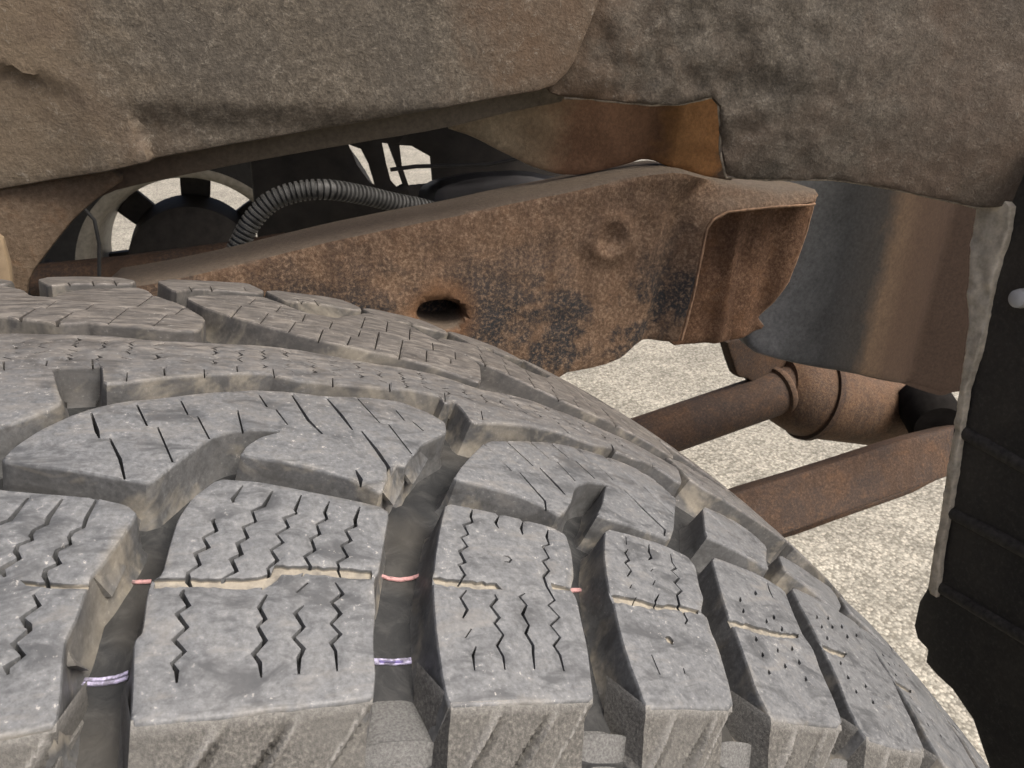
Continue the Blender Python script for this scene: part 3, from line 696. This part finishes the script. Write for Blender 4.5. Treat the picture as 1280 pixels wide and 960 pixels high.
# torn rubber flaps on groove walls
def flap(pts, d0, d1, **kw):
    """pts: pixel outline along the wall: alternating edge points (top, bottom) as strip; d0/d1 depth of top/bottom rows"""
    verts = []; faces = []
    for (a, b) in pts:
        for (p, off, th) in ((a, d0, 0), (b, d1, 0)):
            s, v = on_tire(p[0], p[1], off)
            verts.append(tire3(s, v, off))
    n = len(pts)
    for (a, b) in pts:
        for (p, off) in ((a, d0-0.0004), (b, d1)):
            s, v = on_tire(p[0], p[1], off); verts.append(tire3(s-0.0012, v, off))
    for i in range(n-1):
        k = 2*i; faces.append([k, k+1, k+3, k+2]); m = 2*n; faces.append([m+k, m+k+2, m+k+3, m+k+1])
        faces.append([k, k+2, m+k+2, m+k]); faces.append([k+1, m+k+1, m+k+3, k+3])
    faces.append([0, 2*n, 2*n+1, 1]); k = 2*n-2; faces.append([k, k+1, 2*n+k+1, 2*n+k])
    me = bpy.data.meshes.new('torn_flap'); me.from_pydata(verts, [], faces); me.update()
    at = me.attributes.new('dust', 'FLOAT', 'POINT'); at.data.foreach_set('value', [0.9, 0.4]*(2*n))
    return obj('torn_flap', me, M_RUB, tire, **kw)
flap([((166,640),(176,650)),((156,662),(172,672)),((140,690),(160,702)),((126,706),(152,722)),((118,722),(140,746))], -0.0006, -0.006)
flap([((84,808),(92,816)),((88,820),(104,834)),((96,832),(112,838))], -0.002, -0.0075)
flap([((522,563),(536,572)),((510,578),(526,590)),((500,584),(516,606))], -0.0006, -0.0055)
flap([((495,582),(508,596)),((486,600),(500,616)),((479,616),(492,632))], -0.0006, -0.005)

# ------------------------------------------------------------------ frame rail with flange, bracket, gusset
rail = empty('frame_rail', label='undercoated grey-brown frame rail running across the top with a rusty bracket under it', category='frame rail')
rail.location = (0, 0, 0)
PR = Plane((0, 0.27, 0.40), (-0.05, -1, -0.12))
st = PR.px([(158,135),(186,198)]); ck = PR.px([(-20,78),(72,106),(150,130)])
def rail_h(u, v):
    h = 0.0
    a, b = st; t = b-a; d = ((u-a[0])*t[1]-(v-a[1])*t[0])/np.linalg.norm(t); yv = (v-a[1])/(b[1]-a[1])
    if yv > -0.1: h += -0.004*min(1, max(0, 0.5-d/0.0015))*min(1, max(0, (yv+0.1)/0.5))
    return h
def rail_h2(u, v):
    h = rail_h(u, v)
    P = np.array([[u, v]]); yy = np.interp(u, [q[0] for q in ck], [q[1] for q in ck])
    if u < ck[1][0]+0.01:
        k = min(1, max(0, (ck[1][0]+0.01-u)/0.02)); h -= 0.003*k*min(1, max(0, (yy-v)/0.0012+0.2))
    return h
panel('rail_face', [(-200,-260),(840,-260),(775,-60),(735,40),(714,88),(690,112),(600,127),(450,157),(330,178),(190,203),(120,219),(0,241),(-200,275)], PR, 0.03, M_UC, rail, grid=0.003, rnd=0.002, amp=0.0004, sc=120, hf=rail_h2)
PF_ = Plane((0, 0.288, 0.40), (0, -1, -0.1))
panel('lower_flange', [(60,180),(700,60),(715,125),(640,140),(555,161),(430,182),(300,205),(150,236),(118,250),(60,262)], PF_, 0.004, M_FLG, rail, grid=0.006, rnd=0.001, amp=0.0008, sc=40)
panel('gusset', [(-60,230),(0,236),(126,208),(160,222),(121,249),(95,272),(75,296),(37,346),(32,380),(-60,380)], Plane((0, 0.281, 0.40), (0.1, -1, 0)), 0.006, M_GUS, rail, grid=0.005, rnd=0.0015, amp=0.001, sc=50)
panel('gusset', [(-60,290),(0,292),(14,340),(16,380),(-60,380)], Plane((0, 0.262, 0.40), (0.1, -1, 0)), 0.006, plain('tan_painted_steel', (0.24, 0.18, 0.11), 0.75, 60, 0.3, 0.2), rail, grid=0.005, rnd=0.0015)
PB = Plane((0.27, 0.318, 0.40), (-0.05, -1, -0.25))
bk = PB.px([(810,200),(800,120)])
def brk_h(u, v):
    x = (u-bk[0][0]); return 0.006*max(0, min(1, x/0.01)) + 0.0
panel('bracket', [(555,160),(600,90),(930,90),(935,170),(912,224),(880,220),(850,210),(811,198),(765,212),(725,220),(700,220),(660,207),(638,196),(590,171)], PB, 0.004, M_BRK, rail, grid=0.004, rnd=0.0016, amp=0.0012, sc=60, hf=brk_h, label='rust-orange and brown bracket below the rail')
# right, lumpy part of the wheelhouse
wheelhouse = empty('wheelhouse_panel', label='lumpy undercoated wheelhouse panel in the upper right corner', category='wheelhouse panel')
PL = Plane((0.22, 0.266, 0.42), (-0.24, -1, -0.10))
fold = PL.px([(700,118),(715,88),(745,30),(770,-30)])
def lump_h(u, v):
    q = PL.map(u, v, 0)
    h = 0.0022*fbm(q, 60, 5, 2.0)*max(0.15, min(1, (0.40-q[0])/0.12))+0.005*noise.noise(Vector((q[0]*12, q[1]*12, q[2]*12)))
    return h
panel('panel_skin', [(740,-260),(1600,-260),(1600,290),(1380,262),(1280,257),(1225,262),(1170,249),(1090,233),(1035,225),(985,228),(912,226),(904,190),(899,121),(855,132),(805,131),(735,123),(690,119),(676,100),(690,40),(720,-40)], PL, 0.004, M_UCD, wheelhouse, grid=0.0028, rnd=0.002, amp=0.0008, sc=190, hf=lump_h, ragged=0.0005)
for (x, y, r_) in ():
    c = PL.w(x, y); rr = r_*0.45/935
    bm_v = []; bm_f = []
    n_ = 9
    for j in range(n_):
        for i in range(14):
            th = math.pi*j/(n_-1); ph = 2*math.pi*i/14
            d = Vector((math.sin(th)*math.cos(ph), math.sin(th)*math.sin(ph), math.cos(th)))
            k = rr*(1+0.7*noise.noise(d*2.2+Vector((x, y, 0)))); bm_v.append((c[0]+d.x*k*1.2, c[1]+0.0035+d.y*k*0.8, c[2]+d.z*k*1.1))
    for j in range(n_-1):
        for i in range(14): bm_f.append([j*14+i, j*14+(i+1) % 14, (j+1)*14+(i+1) % 14, (j+1)*14+i])
    me = bpy.data.meshes.new('caked_clod'); me.from_pydata(bm_v, [], bm_f); me.update()
    for p_ in me.polygons: p_.use_smooth = True
    obj('caked_clod', me, M_UCD, wheelhouse)

def box(name, lo, hi, mat, parent=None, **kw):
    (x0, y0, z0), (x1, y1, z1) = lo, hi
    me = bpy.data.meshes.new(name)
    me.from_pydata([(x0,y0,z0),(x1,y0,z0),(x1,y1,z0),(x0,y1,z0),(x0,y0,z1),(x1,y0,z1),(x1,y1,z1),(x0,y1,z1)], [], [[3,2,1,0],[4,5,6,7],[0,1,5,4],[1,2,6,5],[2,3,7,6],[3,0,4,7]]); me.update()
    return obj(name, me, mat, parent, **kw)
# ------------------------------------------------------------------ rusty suspension arm
arm = empty('suspension_arm', label='rusty pressed-steel suspension arm with a round hole behind the tire', category='suspension arm')
PA = Plane((0.25, 0.30, 0.33), (0, -1, 0))
boss = PA.px([(762,297)])[0]
rim = PA.px([(1010,256),(905,263),(888,272),(879,284),(872,320),(862,370),(846,425)])
vb = PA.px([(835,230),(830,430)])
rimA = np.array(rim[:-1]); rimB = np.array(rim[1:])
def arm_h(u, v):
    d = math.hypot(u-boss[0], v-boss[1]); h = 0.0
    h += 0.0030*math.exp(-((d-0.011)/0.0045)**2) - 0.001*math.exp(-(d/0.006)**2)
    rd = seg_dist(np.array([[u, v]]), rimA, rimB)[0]
    h += 0.005*math.exp(-(rd/0.005)**2) - 0.006*math.exp(-((rd-0.018)/0.008)**2)*(1 if u > vb[0][0]-0.02 else 0.0)
    return h
hole = [(552+30*math.cos(a), 394+17.5*math.sin(a)*1.0) for a in np.linspace(0, 2*math.pi, 33)[:-1]]
panel('arm_plate', [(110,430),(128,362),(200,350),(280,333),(350,315),(420,298),(500,281),(565,269),(640,252),(710,238),(805,217),(850,212),(905,228),(985,236),(1026,238),(1030,246),(1018,254),(905,263),(888,272),(879,284),(872,320),(862,370),(847,424),(838,429),(800,432),(780,449),(755,460),(700,470),(600,560),(300,540)], PA, 0.032, M_ARM, arm, grid=0.003, rnd=0.004, amp=0.0016, sc=70, hf=arm_h, cuts=[hole], cut_depth=0.028)
PP = Plane((0.35, 0.313, 0.33), (-0.10, -1, 0))
pr0 = PP.px([(918,300)])[0][0]; pr1 = PP.px([(950,300)])[0][0]
def poc_h(u, v): return 0.0035*math.exp(-((u-pr0)/0.005)**2)-0.004*math.exp(-((u-pr1-0.012)/0.008)**2)+0.006*math.exp(-((u-PP.px([(1000,300)])[0][0]+(0.33-v)*0.0)/0.008)**2)*0
panel('pocket_plate', [(870,240),(1024,240),(1010,288),(1001,315),(987,352),(970,378),(952,399),(960,412),(935,424),(905,428),(830,434),(840,380)], PP, 0.012, M_POC, arm, grid=0.003, rnd=0.0025, amp=0.0016, sc=90, hf=poc_h)
# dusty mound lying on the arm
cross = empty('crossmember', label='smooth grey steel crossmember turning rusty brown toward the right', category='crossmember')
PG = Plane((0.45, 0.335, 0.33), (-0.20, -1, 0.05))
gc = PG.px([(1010,330)])[0][0]
def grey_h(u, v):
    x = (u-gc+0.01)/0.09; return 0.022*(1-min(x*x, 1.9))
panel('skin', [(930,180),(1300,190),(1300,498),(1215,502),(1197,508),(1178,503),(1130,486),(1050,457),(962,438),(925,428),(915,404),(920,300)], PG, 0.02, M_GREY, cross, grid=0.004, rnd=0.0035, amp=0.0005, sc=30, hf=grey_h)

def bead(parent, pts, plane, hf_, r, mat, name='edge_bead', lift=0.0):
    Q = []
    for (x0, y0), (x1, y1) in zip(pts[:-1], pts[1:]):
        n_ = max(2, int(math.hypot(x1-x0, y1-y0)/5))
        Q += [(x0+(x1-x0)*i/n_, y0+(y1-y0)*i/n_) for i in range(n_)]
    Q.append(pts[-1]); P = []
    for q in Q:
        u, v = plane.px([q])[0]; P.append(plane.map(u, v, (hf_(u, v) if hf_ else 0)+lift))
    rr = [r*(1+0.45*noise.noise(Vector((i*0.37, r*900, 1)))) for i in range(len(P))]
    return tube(name, P, lambda i: rr[i], mat, parent, seg=8)
bead(arm, [(1015,254),(960,257),(905,263),(888,272),(879,284),(872,320),(862,370),(848,422)], PA, arm_h, 0.0009, M_RSEAM, lift=-0.001)
bead(arm, [(1022,243),(1010,288),(1001,315),(987,352),(970,378),(953,398)], PP, poc_h, 0.0008, M_RSEAM, lift=-0.0015)
bead(wheelhouse, [(911,225),(960,228),(1035,226),(1090,233),(1170,249),(1225,261)], PL, lump_h, 0.0007, M_SEAM, lift=-0.002)
bead(wheelhouse, [(705,122),(735,123),(805,131),(855,131),(898,121),(903,160),(905,200),(911,224)], PL, lump_h, 0.0007, M_SEAM, lift=-0.002)
# ------------------------------------------------------------------ axle parts below
link = empty('axle_housing', label='brown rusty axle tube running into a round casting', category='axle housing')
yb = 0.45
def pw(x, y, Y): return on_plane(x, y, (0, Y, 0), np.array([0, 1.0, 0]))
a_, b_ = pw(830, 540, 0.46), pw(985, 486, 0.47)
dr_ = (b_-a_)/np.linalg.norm(b_-a_)
tube('axle_tube', [a_-dr_*0.12, a_, (a_+b_)/2, b_, b_+dr_*0.03], 0.0225, M_TUB, link, seg=48)
c_ = pw(985, 487, 0.475); ax = pw(1125, 520, 0.455)-c_
Lc = np.linalg.norm(ax)
revolve('casting', [(-0.012, 0.0), (-0.012, 0.030), (-0.006, 0.036), (0.006, 0.040), (0.02, 0.044), (0.05, 0.043), (Lc-0.004, 0.036), (Lc, 0.033), (Lc, 0.0)], c_, ax, M_CAST, link, seg=64)
revolve('weld_bead', [(-0.0045, 0.0226), (-0.003, 0.0258), (0.0, 0.0268), (0.003, 0.0258), (0.005, 0.0228)], b_-dr_*0.012, tuple(dr_), M_CAST, link, seg=48)
revolve('flange_ring', [(-0.003, 0.040), (-0.003, 0.0475), (0.003, 0.0475), (0.003, 0.040)], c_+ax/Lc*0.028, ax, M_TUB, link, seg=56)
panel('spring_perch', [(908,424),(945,424),(990,452),(996,480),(960,500),(938,474),(923,472),(915,450)], Plane((0.4, 0.43, 0.2), (0.3, -1, 0)), 0.01, M_TUB, link, grid=0.005, rnd=0.002, amp=0.001)
revolve('bushing', [(-0.02, 0.0), (-0.02, 0.022), (-0.014, 0.026), (0.03, 0.026), (0.036, 0.022), (0.036, 0.0)], pw(1165, 520, 0.40), (0.5, 1, 0.1), M_NBLK, link, seg=40)
bar = empty('lower_link', label='flat brown lower link bar crossing below the casting toward the splash shield', category='link bar')
PBk = Plane((0.5, 0.40, 0.2), (0, -1, 0.55))
panel('bar', [(860,640),(920,615),(1020,585),(1137,547),(1215,528),(1215,586),(1179,598),(1080,633),(980,669),(920,690),(860,700)], PBk, 0.02, M_TUB, bar, grid=0.005, rnd=0.003, amp=0.0006, sc=40)
panel('lower_lip', [(950,676),(980,668),(1080,633),(1179,597),(1160,606),(1137,618),(1060,645),(980,674)], Plane((0.5, 0.435, 0.2), (0, -1, 0)), 0.012, M_TUB, bar, grid=0.005, rnd=0.001)

# ------------------------------------------------------------------ splash shield
shield = empty('splash_shield', label='black plastic splash shield with a torn pale edge at the right', category='splash shield')
PS = Plane((0.46, 0.2, 0.25), (-1, 0, 0))
e_px = [(1226,240),(1214,300),(1214,335),(1210,372),(1214,402),(1207,445),(1197,500),(1190,545),(1180,615),(1166,690),(1160,735),(1150,752),(1143,782),(1147,798),(1160,812),(1157,828),(1172,845),(1190,862),(1215,900),(1235,960)]
P_ = PS.px(e_px)
uvs = [np.array([0.33, 0.18])] ; 
def to_uv(y, z): d = np.array([0.46, y, z])-PS.p0; return np.array([d@PS.e1, d@PS.e2])
poly = P_ + [to_uv(0.10, -0.02), to_uv(-0.12, -0.02), to_uv(-0.12, 0.43), to_uv(0.2, 0.43)]
relief('shield_skin', poly, PS.map, [(0.0015, 0), (0.003, 0)], (), (), 0.006, 0.001, 0.002, lambda u, v: 0.0018*noise.noise(Vector((u*18, v*18, 2))), M_PLA, shield, 40, back=True)
PE = Plane((0.456, 0.2, 0.25), (-1, 0, 0))
M_PLA2 = plain('dusty_rib_plastic', (0.045, 0.041, 0.034), 0.65, 300, 0.6, 0.3)
panel('torn_edge', [(1222,252),(1264,250),(1258,295),(1245,332),(1236,375),(1230,410),(1222,445),(1209,480),(1203,520),(1199,548),(1192,600),(1183,650),(1175,690),(1170,748),(1160,742),(1163,712),(1175,640),(1186,570),(1196,505),(1205,450),(1211,402),(1207,372),(1212,335),(1212,300)], PE, 0.004, M_TORN, shield, grid=0.002, rnd=0.001, amp=0.0018, sc=150, ragged=0.0006)
for (x0, y0), (x1, y1) in (((1196,541),(1280,588)), ((1182,642),(1280,694)), ((1168,735),(1262,792))):
    a, b = PE.w(x0, y0), PE.w(x1, y1); d = (b-a)
    n_ = np.array([1.0, 0, 0])
    tube('rib', [a+n_*0.0052, a+d*0.5+n_*0.0052, b+n_*0.0052, b+d*1.5+n_*0.0052], 0.0042, M_PLA2, shield, seg=16)
pc = PE.w(1276, 373)
revolve('push_pin', [(0.004, 0.0), (0.004, 0.003), (0.003, 0.0047), (0.0, 0.0052), (-0.004, 0.0052)], pc, (-1, 0, 0), M_PIN, shield, seg=28)

# ------------------------------------------------------------------ behind the gap
ow = empty('opposite_wheel', label='far wheel with pale rim seen through the gap above the arm', category='wheel')
OC = (-0.045, 1.5, 0.0)
tp = [(-0.10, 0.198), (-0.115, 0.26), (-0.12, 0.31), (-0.105, 0.355), (-0.09, 0.38), (0.09, 0.38), (0.11, 0.34), (0.11, 0.198)]
revolve('tire', tp, OC, (0, 1, 0), M_BLK, ow, seg=90)
revolve('rim', [(-0.10, 0.200), (-0.10, 0.190), (-0.09, 0.178), (-0.03, 0.166), (0.06, 0.160), (0.09, 0.175), (0.10, 0.198)], OC, (0, 1, 0), M_RIM, ow, seg=90)
# slotted disc
nsp = 7
for k in range(nsp):
    dv = []; df = []; am = math.radians(84)+2*math.pi*k/nsp
    for t in np.linspace(0, 1, 5):
        for y in (0.03, 0.045):
            for sd in (-1, 1):
                r = 0.105+0.058*t; a = am+sd*(0.24-0.07*t)
                dv.append((OC[0]+r*math.cos(a), OC[1]+y, OC[2]+r*math.sin(a)))
    for i in range(4):
        q = i*4
        df += [[q, q+1, q+5, q+4], [q+2, q+6, q+7, q+3], [q, q+4, q+6, q+2], [q+1, q+3, q+7, q+5]]
    me = bpy.data.meshes.new('wheel_spoke'); me.from_pydata(dv, [], df); me.update(); obj('wheel_spoke', me, M_DARK, ow)
revolve('brake_drum', [(-0.07, 0.0), (-0.07, 0.10), (-0.06, 0.118), (0.03, 0.122), (0.03, 0.0)], OC, (0, 1, 0), M_DARK, ow, seg=60)
pan = empty('underbody_panel', label='dark underbody panel behind the corrugated hose', category='underbody panel')
PN = Plane((0.25, 0.62, 0.35), (0, -1, 0))
h1 = [(436,181),(452,187),(462,206),(470,233),(463,229),(447,207)]; h2 = [(478,179),(486,180),(496,206),(505,232),(498,236),(489,226),(483,204)]; h3 = [(500,182),(515,183),(540,197),(543,231),(512,234),(503,208)]
panel('panel_skin', [(304,120),(760,30),(780,240),(700,260),(560,300),(420,350),(330,380),(322,300)], PN, 0.01, M_DARK, pan, grid=0.01, rnd=0.003, amp=0.002, sc=30, holes=[h1, h2, h3])
box('unseen_floor_shade', (-1.6, 0.36, 0.50), (0.42, 1.66, 0.54), M_DARK, pan)  # unseen floor above the gap, added to keep light out of it
muf = empty('heat_shield', label='dark smooth heat shield above the right part of the arm', category='heat shield')
PM = Plane((0.25, 0.52, 0.35), (0, -1, 0.2))
panel('cover', [(535,262),(540,235),(558,224),(600,215),(655,212),(720,225),(720,280),(540,280)], PM, 0.05, plain('blued_dark_steel', (0.035, 0.036, 0.038), 0.4, 60, 0.3, 0.1), muf, grid=0.005, rnd=0.012)
tube('cable', [pw(488,212,0.5), pw(520,208,0.5), pw(560,207,0.5), pw(610,206,0.5), pw(660,196,0.5)], 0.0016, M_BLK, None, seg=8, label='thin black cable strung across the gap', category='cable')
tube('brake_hose', [pw(60,330,0.6), pw(90,345,0.55), pw(140,352,0.5)], 0.004, M_BLK, None, seg=10, label='black brake hose low at the left end of the gap', category='hose')
tube('brake_line', [pw(100,255,0.42), pw(118,275,0.42), pw(124,305,0.42), pw(124,345,0.42)], 0.0011, M_BLK, None, seg=8, label='thin black brake line hanging beside the gusset', category='brake line')
trk = [pw(40,352,0.5), pw(160,340,0.5), pw(290,322,0.5), pw(360,310,0.5)]
tube('track_bar', trk, 0.012, M_TUB, None, seg=20, label='dark brown bar just above the tire in front of the far wheel', category='bar')
# corrugated hose
hp = [pw(x, y, Y) for x, y, Y in ((285,335,0.40),(300,303,0.40),(318,272,0.40),(342,250,0.40),(375,239,0.40),(410,237,0.40),(450,243,0.41),(490,252,0.42),(530,260,0.43),(560,270,0.44))]
def spline(P, n):
    P = [np.array(p) for p in P]; out = []
    for i in range(len(P)-1):
        p0, p1, p2, p3 = P[max(i-1, 0)], P[i], P[i+1], P[min(i+2, len(P)-1)]
        for j in range(n):
            t = j/n; out.append(0.5*((2*p1)+(-p0+p2)*t+(2*p0-5*p1+4*p2-p3)*t*t+(-p0+3*p1-3*p2+p3)*t**3))
    return out
path = spline(hp, 40)
acc = [0]
for i in range(1, len(path)): acc.append(acc[-1]+np.linalg.norm(path[i]-path[i-1]))
tube('corrugated_hose', path, lambda i: 0.0056+0.0007*(1 if (acc[i] % 0.0032) < 0.0019 else -1), M_HOSE, None, seg=20, label='grey corrugated hose arching through the gap above the arm', category='hose')
